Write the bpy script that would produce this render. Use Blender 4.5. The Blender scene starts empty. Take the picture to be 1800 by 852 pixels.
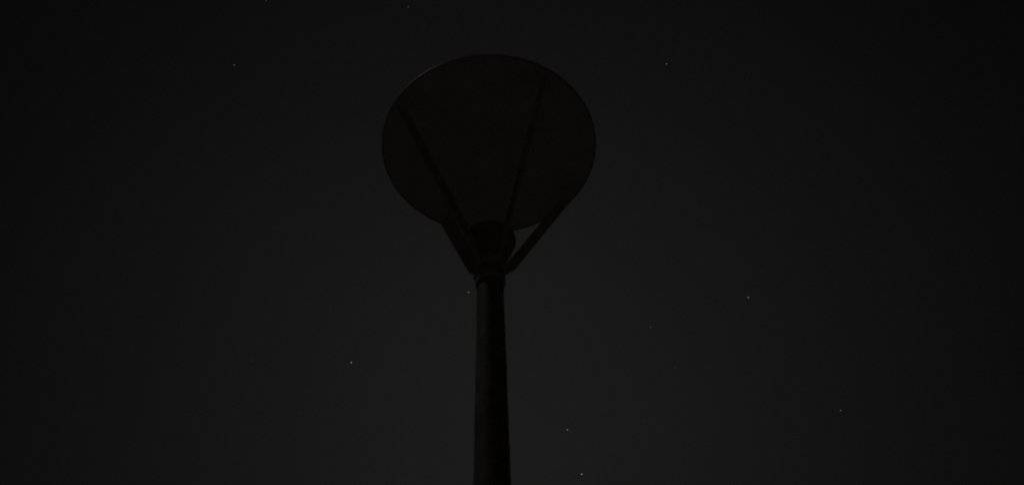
import bpy, bmesh, math
from mathutils import Vector, Matrix, noise

C = bpy.context.scene.collection
scene = bpy.context.scene
R = math.radians

# ------------------------------------------------------------------ camera
EYE = 1.60                                   # eye height above the pavement
F_PX, PHOTO_W, PHOTO_H = 1700.0, 1800.0, 852.0
PITCH, ROLL = R(49.9255), R(-2.0556)
fw = Vector((0, math.cos(PITCH), math.sin(PITCH)))
up0 = Vector((0, -math.sin(PITCH), math.cos(PITCH)))
rt0 = Vector((1, 0, 0))
rt = rt0 * math.cos(ROLL) + up0 * math.sin(ROLL)
up = up0 * math.cos(ROLL) - rt0 * math.sin(ROLL)
cam = bpy.data.cameras.new('camera')
cam.sensor_width = 36.0
cam.lens = 36.0 * F_PX / PHOTO_W
cam.clip_start = 0.05
cam.clip_end = 20000.0
cam.dof.use_dof = True                       # focused on the stars, wide open: the near lamp goes a little soft
cam.dof.focus_distance = 2000.0
cam.dof.aperture_fstop = 4.2
cam_o = bpy.data.objects.new('camera', cam)
m = Matrix((rt, up, -fw)).transposed().to_4x4()
m.translation = Vector((0, 0, EYE))
cam_o.matrix_world = m
C.objects.link(cam_o)
scene.camera = cam_o

# ------------------------------------------------------------------ night sky
SUN_EL, SUN_AZ = R(64), R(-98)               # azimuth from the view heading, negative = left
world = bpy.data.worlds.new('World')
scene.world = world
world.use_nodes = True
nt = world.node_tree
nt.nodes.clear()
N, L = nt.nodes.new, nt.links.new
out = N('ShaderNodeOutputWorld')


def math_node(tree, op, a, b=None, clamp=False):
    n = tree.nodes.new('ShaderNodeMath')
    n.operation = op
    n.use_clamp = clamp
    for i, v in enumerate((a, b)):
        if v is None:
            continue
        if isinstance(v, (int, float)):
            n.inputs[i].default_value = v
        else:
            tree.links.new(v, n.inputs[i])
    return n.outputs[0]


sky = N('ShaderNodeTexSky')
sky.sky_type = 'NISHITA'
sky.sun_disc = False
sky.sun_elevation = SUN_EL
sky.sun_rotation = SUN_AZ
hs = N('ShaderNodeHueSaturation')
hs.inputs['Saturation'].default_value = 0.10
L(sky.outputs[0], hs.inputs['Color'])
bg_sky = N('ShaderNodeBackground')
bg_sky.inputs['Strength'].default_value = 0.00006
L(hs.outputs[0], bg_sky.inputs['Color'])

# night sky glow, with lens vignetting put into its fall-off towards the edges
GLOW_EL, GLOW_AZ = R(39), R(-1.0)
GLOW_STRENGTH, GLOW_WIDTH, GLOW_BASE = 0.01055, R(17), 0.0003
gd = (math.sin(GLOW_AZ) * math.cos(GLOW_EL), math.cos(GLOW_AZ) * math.cos(GLOW_EL), math.sin(GLOW_EL))
tc = N('ShaderNodeTexCoord')
nrm = N('ShaderNodeVectorMath'); nrm.operation = 'NORMALIZE'
L(tc.outputs['Generated'], nrm.inputs[0])
dot = N('ShaderNodeVectorMath'); dot.operation = 'DOT_PRODUCT'
L(nrm.outputs[0], dot.inputs[0]); dot.inputs[1].default_value = gd
ang = math_node(nt, 'ARCCOSINE', math_node(nt, 'MINIMUM', dot.outputs['Value'], 0.999999))
q = math_node(nt, 'DIVIDE', ang, GLOW_WIDTH)
g = math_node(nt, 'EXPONENT', math_node(nt, 'MULTIPLY', math_node(nt, 'POWER', q, 1.6), -0.5))
val = math_node(nt, 'ADD', math_node(nt, 'MULTIPLY', g, GLOW_STRENGTH), GLOW_BASE)
# faint unevenness of thin high haze
nz = N('ShaderNodeTexNoise'); nz.inputs['Scale'].default_value = 5.0; nz.inputs['Detail'].default_value = 4.0
L(nrm.outputs[0], nz.inputs['Vector'])
val = math_node(nt, 'MULTIPLY', val, math_node(nt, 'ADD', math_node(nt, 'MULTIPLY', nz.outputs['Fac'], 0.16), 0.92))
bg_glow = N('ShaderNodeBackground')
bg_glow.inputs['Color'].default_value = (1.0, 1.0, 0.985, 1)
L(val, bg_glow.inputs['Strength'])
add = N('ShaderNodeAddShader')
L(bg_sky.outputs[0], add.inputs[0]); L(bg_glow.outputs[0], add.inputs[1])
L(add.outputs[0], out.inputs['Surface'])

# ------------------------------------------------------------------ one weak, warm light low on the left
sun = bpy.data.lights.new('low_night_light', 'SUN')
sun.energy = 0.056
sun.angle = R(0.5)
sun.color = (1.0, 0.91, 0.78)
sun_o = bpy.data.objects.new('low_night_light', sun)
sd = Vector((math.sin(SUN_AZ) * math.cos(SUN_EL), math.cos(SUN_AZ) * math.cos(SUN_EL), math.sin(SUN_EL)))
sun_o.rotation_euler = sd.to_track_quat('Z', 'Y').to_euler()
sun_o.location = sd * 30
C.objects.link(sun_o)

scene.view_settings.view_transform = 'Standard'
scene.view_settings.look = 'None'
scene.view_settings.exposure = 0.0
scene.view_settings.gamma = 1.0
scene.view_settings.use_curve_mapping = False
scene.render.dither_intensity = 2.0
scene.cycles.use_denoising = False


# ------------------------------------------------------------------ materials
def metal_paint(name, colour, rough, spec=0.4, mottling=0.25, scale=14.0, bump=0.02, metallic=0.0, stain=None):
    mt = bpy.data.materials.new(name)
    mt.use_nodes = True
    t = mt.node_tree
    b = t.nodes['Principled BSDF']
    co = t.nodes.new('ShaderNodeTexCoord')
    n = t.nodes.new('ShaderNodeTexNoise')
    n.inputs['Scale'].default_value = scale
    n.inputs['Detail'].default_value = 6
    n.inputs['Roughness'].default_value = 0.65
    t.links.new(co.outputs['Object'], n.inputs['Vector'])
    rp = t.nodes.new('ShaderNodeValToRGB')
    rp.color_ramp.elements[0].position = 0.35
    rp.color_ramp.elements[1].position = 0.70
    rp.color_ramp.elements[0].color = tuple(c * (1 - mottling) for c in colour) + (1,)
    rp.color_ramp.elements[1].color = tuple(min(1, c * (1 + mottling)) for c in colour) + (1,)
    t.links.new(n.outputs['Fac'], rp.inputs['Fac'])
    col = rp.outputs['Color']
    if stain:
        centre, radius, scol = stain
        d = t.nodes.new('ShaderNodeVectorMath'); d.operation = 'DISTANCE'
        t.links.new(co.outputs['Object'], d.inputs[0]); d.inputs[1].default_value = centre
        wob = math_node(t, 'ADD', d.outputs['Value'], math_node(t, 'MULTIPLY', n.outputs['Fac'], radius * 0.9))
        f = math_node(t, 'SUBTRACT', 1.75, math_node(t, 'DIVIDE', wob, radius * 0.85), clamp=True)
        mx = t.nodes.new('ShaderNodeMix'); mx.data_type = 'RGBA'
        t.links.new(f, mx.inputs['Factor'])
        t.links.new(col, mx.inputs['A'])
        mx.inputs['B'].default_value = scol + (1,)
        col = mx.outputs['Result']
    t.links.new(col, b.inputs['Base Color'])
    b.inputs['Metallic'].default_value = metallic
    b.inputs['Specular IOR Level'].default_value = spec
    rr = math_node(t, 'ADD', math_node(t, 'MULTIPLY', n.outputs['Fac'], 0.25), rough - 0.12)
    t.links.new(rr, b.inputs['Roughness'])
    bp = t.nodes.new('ShaderNodeBump')
    bp.inputs['Strength'].default_value = 0.35
    bp.inputs['Distance'].default_value = bump
    t.links.new(n.outputs['Fac'], bp.inputs['Height'])
    t.links.new(bp.outputs['Normal'], b.inputs['Normal'])
    return mt


PX, PY = -0.0913, 2.58222                   # where the pole stands
M_POLE = metal_paint('weathered_pole_paint', (0.37, 0.36, 0.335), 0.62, 0.3, 0.35, 16.0, 0.004,
                     stain=((-0.062, -0.02, EYE + 2.06), 0.17, (0.33, 0.22, 0.185)))
M_DARK = metal_paint('galvanised_frame', (0.64, 0.63, 0.605), 0.6, 0.25, 0.25, 20.0, 0.001)
M_HOUSE = metal_paint('housing_paint', (0.42, 0.415, 0.40), 0.55, 0.3, 0.2, 18.0, 0.001)
M_REFL = metal_paint('reflector_enamel', (0.72, 0.70, 0.66), 0.55, 0.3, 0.16, 6.5, 0.0008)
M_RIM = metal_paint('reflector_rim_paint', (0.46, 0.45, 0.425), 0.55, 0.3, 0.2, 12.0, 0.001)
M_STEEL = metal_paint('bolt_steel', (0.16, 0.155, 0.15), 0.5, 0.4, 0.2, 40.0, 0.0005, 0.6)
M_GROUND = metal_paint('night_pavement', (0.27, 0.255, 0.23), 0.9, 0.2, 0.25, 3.0, 0.004)


def glass_material():
    mt = bpy.data.materials.new('lamp_glass')
    mt.use_nodes = True
    b = mt.node_tree.nodes['Principled BSDF']
    b.inputs['Base Color'].default_value = (0.8, 0.82, 0.82, 1)
    b.inputs['Transmission Weight'].default_value = 0.9
    b.inputs['Roughness'].default_value = 0.15
    b.inputs['IOR'].default_value = 1.46
    return mt


M_GLASS = glass_material()


# ------------------------------------------------------------------ mesh helpers
def obj(name, bm, mat, parent=None, smooth=True, bevel=0.0):
    bmesh.ops.recalc_face_normals(bm, faces=bm.faces)
    me = bpy.data.meshes.new(name)
    bm.to_mesh(me)
    bm.free()
    me.materials.append(mat)
    if smooth:
        for p in me.polygons:
            p.use_smooth = True
    o = bpy.data.objects.new(name, me)
    C.objects.link(o)
    o.parent = parent
    if bevel:
        b = o.modifiers.new('bevel', 'BEVEL')
        b.width = bevel
        b.segments = 2
        b.limit_method = 'ANGLE'
        b.angle_limit = R(35)
    if smooth:
        me.set_sharp_from_angle(angle=R(32))
    return o


def lathe(bm, profile, seg=96):
    """Closed (r, z) profile turned round z; r = 0 points close the ends."""
    rings = []
    for r, z in profile:
        if r < 1e-6:
            rings.append([bm.verts.new((0, 0, z))])
        else:
            rings.append([bm.verts.new((r * math.cos(2 * math.pi * k / seg), r * math.sin(2 * math.pi * k / seg), z))
                          for k in range(seg)])
    for a, b in zip(rings, rings[1:]):
        for k in range(seg):
            j = (k + 1) % seg
            if len(a) == 1 and len(b) == 1:
                continue
            if len(a) == 1:
                bm.faces.new((a[0], b[k], b[j]))
            elif len(b) == 1:
                bm.faces.new((a[k], b[0], a[j]))
            else:
                bm.faces.new((a[k], b[k], b[j], a[j]))
    return bm


# ------------------------------------------------------------------ the setting: ground
bm = bmesh.new()
lathe(bm, [(0, 0), (2, 0), (20, 0), (200, 0), (3000, 0)], 64)
ground = obj('ground', bm, M_GROUND, smooth=False)
ground['kind'] = 'structure'
ground['label'] = 'dark grey pavement below the frame'

# ------------------------------------------------------------------ the street lamp
lamp = bpy.data.objects.new('street_lamp', None)
lamp.empty_display_size = 0.3
lamp.location = (PX, PY, 0)
lamp['label'] = 'tall unlit street lamp with a wide round reflector disc on four bars above its pole'
lamp['category'] = 'street lamp'
C.objects.link(lamp)

Z_TOP = EYE + 2.777      # shoulder of the pole
Z_COL = EYE + 2.810      # underside of the collar
Z_BAR = EYE + 2.955      # where the bars leave the collar
Z_LIP = EYE + 3.085      # lip of the lamp housing
Z_DISC = EYE + 3.745     # plane of the reflector rim
R_DISC = 0.5

# tapered pole with flange at its foot and a set-in neck at its top
pole_prof = [(0, 0.004), (0.16, 0.004), (0.16, 0.024), (0.098, 0.028), (0.093, 0.06), (0.0885, 0.40)]
z0, r0, z1, r1 = 0.40, 0.0885, Z_TOP, 0.0522
for k in range(1, 25):
    t = k / 24
    z = z0 + (z1 - z0) * t
    # slender taper, a little fuller low down as on the photo
    r = r0 + (r1 - r0) * (t ** 0.97)
    pole_prof.append((r, z))
pole_prof += [(0.0515, Z_TOP + 0.004), (0.0485, Z_TOP + 0.007), (0.048, Z_COL + 0.004), (0, Z_COL + 0.004)]
bm = lathe(bmesh.new(), pole_prof)
bmesh.ops.subdivide_edges(bm, edges=[e for e in bm.edges if abs(e.verts[0].co.z - e.verts[1].co.z) > 0.08], cuts=9)
for v in bm.verts:                           # layers of old paint: the wall of the pole is not quite even
    r = math.hypot(v.co.x, v.co.y)
    if 0.4 < v.co.z < Z_TOP - 0.005 and r > 0.04:
        k = noise.noise(v.co * 9.0) * 0.0011 + noise.noise(v.co * 26.0) * 0.0009
        v.co.x *= 1 + k / r
        v.co.y *= 1 + k / r
pole = obj('pole', bm, M_POLE, lamp)

# collar that clamps the frame on the pole
col_prof = [(0, Z_COL + 0.006), (0.0535, Z_COL + 0.006), (0.0535, Z_COL), (0.0585, Z_COL), (0.0600, Z_COL + 0.004),
            (0.0600, Z_COL + 0.062), (0.0575, Z_COL + 0.066), (0.0575, Z_COL + 0.096), (0.0615, Z_COL + 0.102),
            (0.0615, Z_COL + 0.138), (0, Z_COL + 0.138)]
collar = obj('collar', lathe(bmesh.new(), col_prof, 64), M_DARK, lamp)
for a in (R(196), R(316), R(76)):
    bm = bmesh.new()
    lathe(bm, [(0, 0), (0.0075, 0), (0.0075, 0.007), (0.0055, 0.009), (0, 0.009)], 6)
    mt = Matrix.Rotation(a, 4, 'Z') @ Matrix.Translation((0.059, 0, Z_COL + 0.030)) @ Matrix.Rotation(R(90), 4, 'Y')
    bm.transform(mt)
    obj('clamp_bolt', bm, M_STEEL, collar, smooth=False)

# bowl shaped housing that throws its light upward
hb = Z_COL + 0.141
h_prof = [(0, hb), (0.050, hb), (0.0610, hb + 0.004), (0.0670, hb + 0.012), (0.0750, hb + 0.030), (0.0830, hb + 0.050),
          (0.0930, hb + 0.078), (0.0990, hb + 0.098), (0.1020, Z_LIP - 0.022), (0.1060, Z_LIP - 0.017), (0.1080, Z_LIP - 0.011),
          (0.1080, Z_LIP), (0.1060, Z_LIP + 0.004), (0.0935, Z_LIP + 0.004), (0.092, Z_LIP - 0.004), (0, Z_LIP - 0.030)]
housing = obj('lamp_housing', lathe(bmesh.new(), h_prof), M_HOUSE, lamp)
g_prof = [(0, Z_LIP - 0.004), (0.0905, Z_LIP - 0.004), (0.0905, Z_LIP + 0.003), (0.082, Z_LIP + 0.012),
          (0.055, Z_LIP + 0.022), (0.025, Z_LIP + 0.027), (0, Z_LIP + 0.028)]
obj('lamp_glass', lathe(bmesh.new(), g_prof, 64), M_GLASS, housing)

# reflector disc: shallow pressed dish, white below, with a dark turned rim
d_prof = [(0, Z_DISC + 0.020), (0.14, Z_DISC + 0.0185), (0.30, Z_DISC + 0.0125), (0.42, Z_DISC + 0.0055),
          (0.485, Z_DISC + 0.001), (0.4965, Z_DISC + 0.0005), (0.4965, Z_DISC + 0.008), (0.42, Z_DISC + 0.022),
          (0.30, Z_DISC + 0.040), (0.14, Z_DISC + 0.053), (0, Z_DISC + 0.056)]
disc = obj('reflector', lathe(bmesh.new(), d_prof, 160), M_REFL, lamp)
bm = bmesh.new()
seg, rr = 160, [(0.4970, -0.004), (0.4990, -0.005), (0.5008, -0.003), (0.5008, 0.007), (0.4990, 0.010), (0.4970, 0.010)]
rings = [[bm.verts.new((r * math.cos(2 * math.pi * k / seg), r * math.sin(2 * math.pi * k / seg), Z_DISC + z))
          for k in range(seg)] for r, z in rr]
for i in range(len(rr)):
    a, b = rings[i], rings[(i + 1) % len(rr)]
    for k in range(seg):
        j = (k + 1) % seg
        bm.faces.new((a[k], b[k], b[j], a[j]))
obj('reflector_rim', bm, M_RIM, disc)

# four flat bars set edge-on to the axis carry the disc from the collar
T = 0.012
bar = [(0.0625, Z_BAR - 0.040), (0.0850, Z_BAR - 0.020), (0.1300, Z_BAR + 0.038), (0.4895, Z_DISC - 0.022),
       (0.4895, Z_DISC - 0.0115), (0.4450, Z_DISC - 0.0115), (0.4350, Z_DISC - 0.032), (0.0890, Z_BAR + 0.051),
       (0.0800, Z_BAR + 0.026), (0.0625, Z_BAR - 0.012)]
# (bearing of the foot on the collar, bearing of the upper end at the rim)
for foot, tip in ((-56, -56), (-131, -146), (137, 121), (40, 40)):
    bm = bmesh.new()
    sides = ([], [])
    for r, z in bar:
        # plan position: from the foot's bearing to the tip's along one straight line
        f0, f1 = Vector((math.cos(R(foot)), math.sin(R(foot)), 0)), Vector((math.cos(R(tip)), math.sin(R(tip)), 0))
        t = max(0.0, (r - 0.10) / (0.4895 - 0.10))
        p = f0 * r if r <= 0.10 else f0 * 0.10 * (1 - t) + f1 * 0.4895 * t
        along = (f1 * 0.4895 - f0 * 0.10).normalized() if r > 0.10 else f0
        nrm_ = Vector((-along.y, along.x, 0)) * (T / 2)
        for side, sgn in zip(sides, (-1, 1)):
            side.append(bm.verts.new(p + nrm_ * sgn + Vector((0, 0, z))))
    va, vb = sides
    bm.faces.new(va)
    bm.faces.new(vb[::-1])
    n = len(bar)
    for i in range(n):
        bm.faces.new((va[i], va[(i + 1) % n], vb[(i + 1) % n], vb[i]))
    obj('support_bar', bm, M_DARK, lamp, smooth=False, bevel=0.0015)

# supply cable in its conduit, clipped along the inner edge of the left rear bar
def tube(bm, pts, r, seg=16):
    prev = None
    for i, p in enumerate(pts):
        d = (pts[min(i + 1, len(pts) - 1)] - pts[max(i - 1, 0)]).normalized()
        u = d.orthogonal().normalized()
        if prev is not None:
            u = (prev[1] - d * prev[1].dot(d)).normalized()
        w = d.cross(u)
        ring = [bm.verts.new(p + (u * math.cos(2 * math.pi * k / seg) + w * math.sin(2 * math.pi * k / seg)) * r) for k in range(seg)]
        if prev is None:
            bm.faces.new(ring[::-1])
        else:
            for k in range(seg):
                bm.faces.new((prev[0][k], prev[0][(k + 1) % seg], ring[(k + 1) % seg], ring[k]))
        prev = (ring, u)
    bm.faces.new(prev[0])
    return bm


def on_bar(foot, tip, r, z):
    f0, f1 = Vector((math.cos(R(foot)), math.sin(R(foot)), 0)), Vector((math.cos(R(tip)), math.sin(R(tip)), 0))
    t = max(0.0, (r - 0.10) / (0.4895 - 0.10))
    p = f0 * r if r <= 0.10 else f0 * 0.10 * (1 - t) + f1 * 0.4895 * t
    return p + Vector((0, 0, z))


c0, c1 = on_bar(137, 121, 0.100, Z_BAR + 0.100), on_bar(137, 121, 0.4150, Z_DISC - 0.035)
pts = [on_bar(137, 121, 0.083, Z_BAR + 0.055)] + [c0.lerp(c1, k / 12) for k in range(13)] + [on_bar(137, 121, 0.400, Z_DISC + 0.004)]
conduit = obj('cable_conduit', tube(bmesh.new(), pts, 0.014), M_DARK, lamp)

# ------------------------------------------------------------------ stars
def star_material(name, colour, strength):
    mt = bpy.data.materials.new(name)
    mt.use_nodes = True
    t = mt.node_tree
    t.nodes.clear()
    o = t.nodes.new('ShaderNodeOutputMaterial')
    e = t.nodes.new('ShaderNodeEmission')
    e.inputs['Color'].default_value = colour + (1,)
    e.inputs['Strength'].default_value = strength
    t.links.new(e.outputs[0], o.inputs['Surface'])
    mt.cycles.emission_sampling = 'NONE'
    return mt


FAR = 9000.0
stars = [  # heading across and up from the view axis (as tangents), size, brightness, label
    (467, 1, 1.5, 0.07, 'faint star at the very top edge, far upper left of the disc'),
    (717, 12, 1.7, 0.08, 'dim star just above the reflector disc, near the top edge'),
    (411, 114, 1.9, 0.105, 'star left of the disc, alone in the upper left sky'),
    (1171, 112, 1.9, 0.12, 'star right of the disc, alone in the upper right sky'),
    (823, 513, 1.9, 0.24, 'star closest to the lamp pole, beside its left collar'),
    (617, 636, 2.2, 0.21, 'bright star in the lower left sky, brighter of the pair there'),
    (443, 633, 1.3, 0.05, 'faintest star, low in the left sky beyond the bright one'),
    (1315, 522, 2.2, 0.17, 'star in the right sky, highest of those right of the pole below the disc'),
    (1143, 574, 1.7, 0.09, 'dim star right of the pole, upper one of a faint pair'),
    (1186, 645, 1.5, 0.06, 'very faint star right of the pole, lower one of a faint pair'),
    (1477, 720, 1.8, 0.12, 'star farthest to the right, low in the sky'),
    (997, 754, 2.0, 0.24, 'bright star low right of the pole, upper one of a bright pair'),
    (1022, 832, 2.1, 0.30, 'brightest star, low right of the pole at the bottom edge'),
]
for i, (px, py, size, power, label) in enumerate(stars):
    d = (fw + rt * ((px + .5 - PHOTO_W / 2) / F_PX) - up * ((py + .5 - PHOTO_H / 2) / F_PX)).normalized()
    bm = bmesh.new()
    bmesh.ops.create_icosphere(bm, subdivisions=2, radius=FAR / F_PX * size * 0.5 * 1.25)
    o = obj('star', bm, star_material('starlight', (1.0, 0.98, 0.95) if i % 3 else (0.95, 0.97, 1.0), power * 0.62))
    o.location = Vector((0, 0, EYE)) + d * FAR
    o['label'] = label
    o['category'] = 'star'
    o['group'] = 'stars in the night sky'
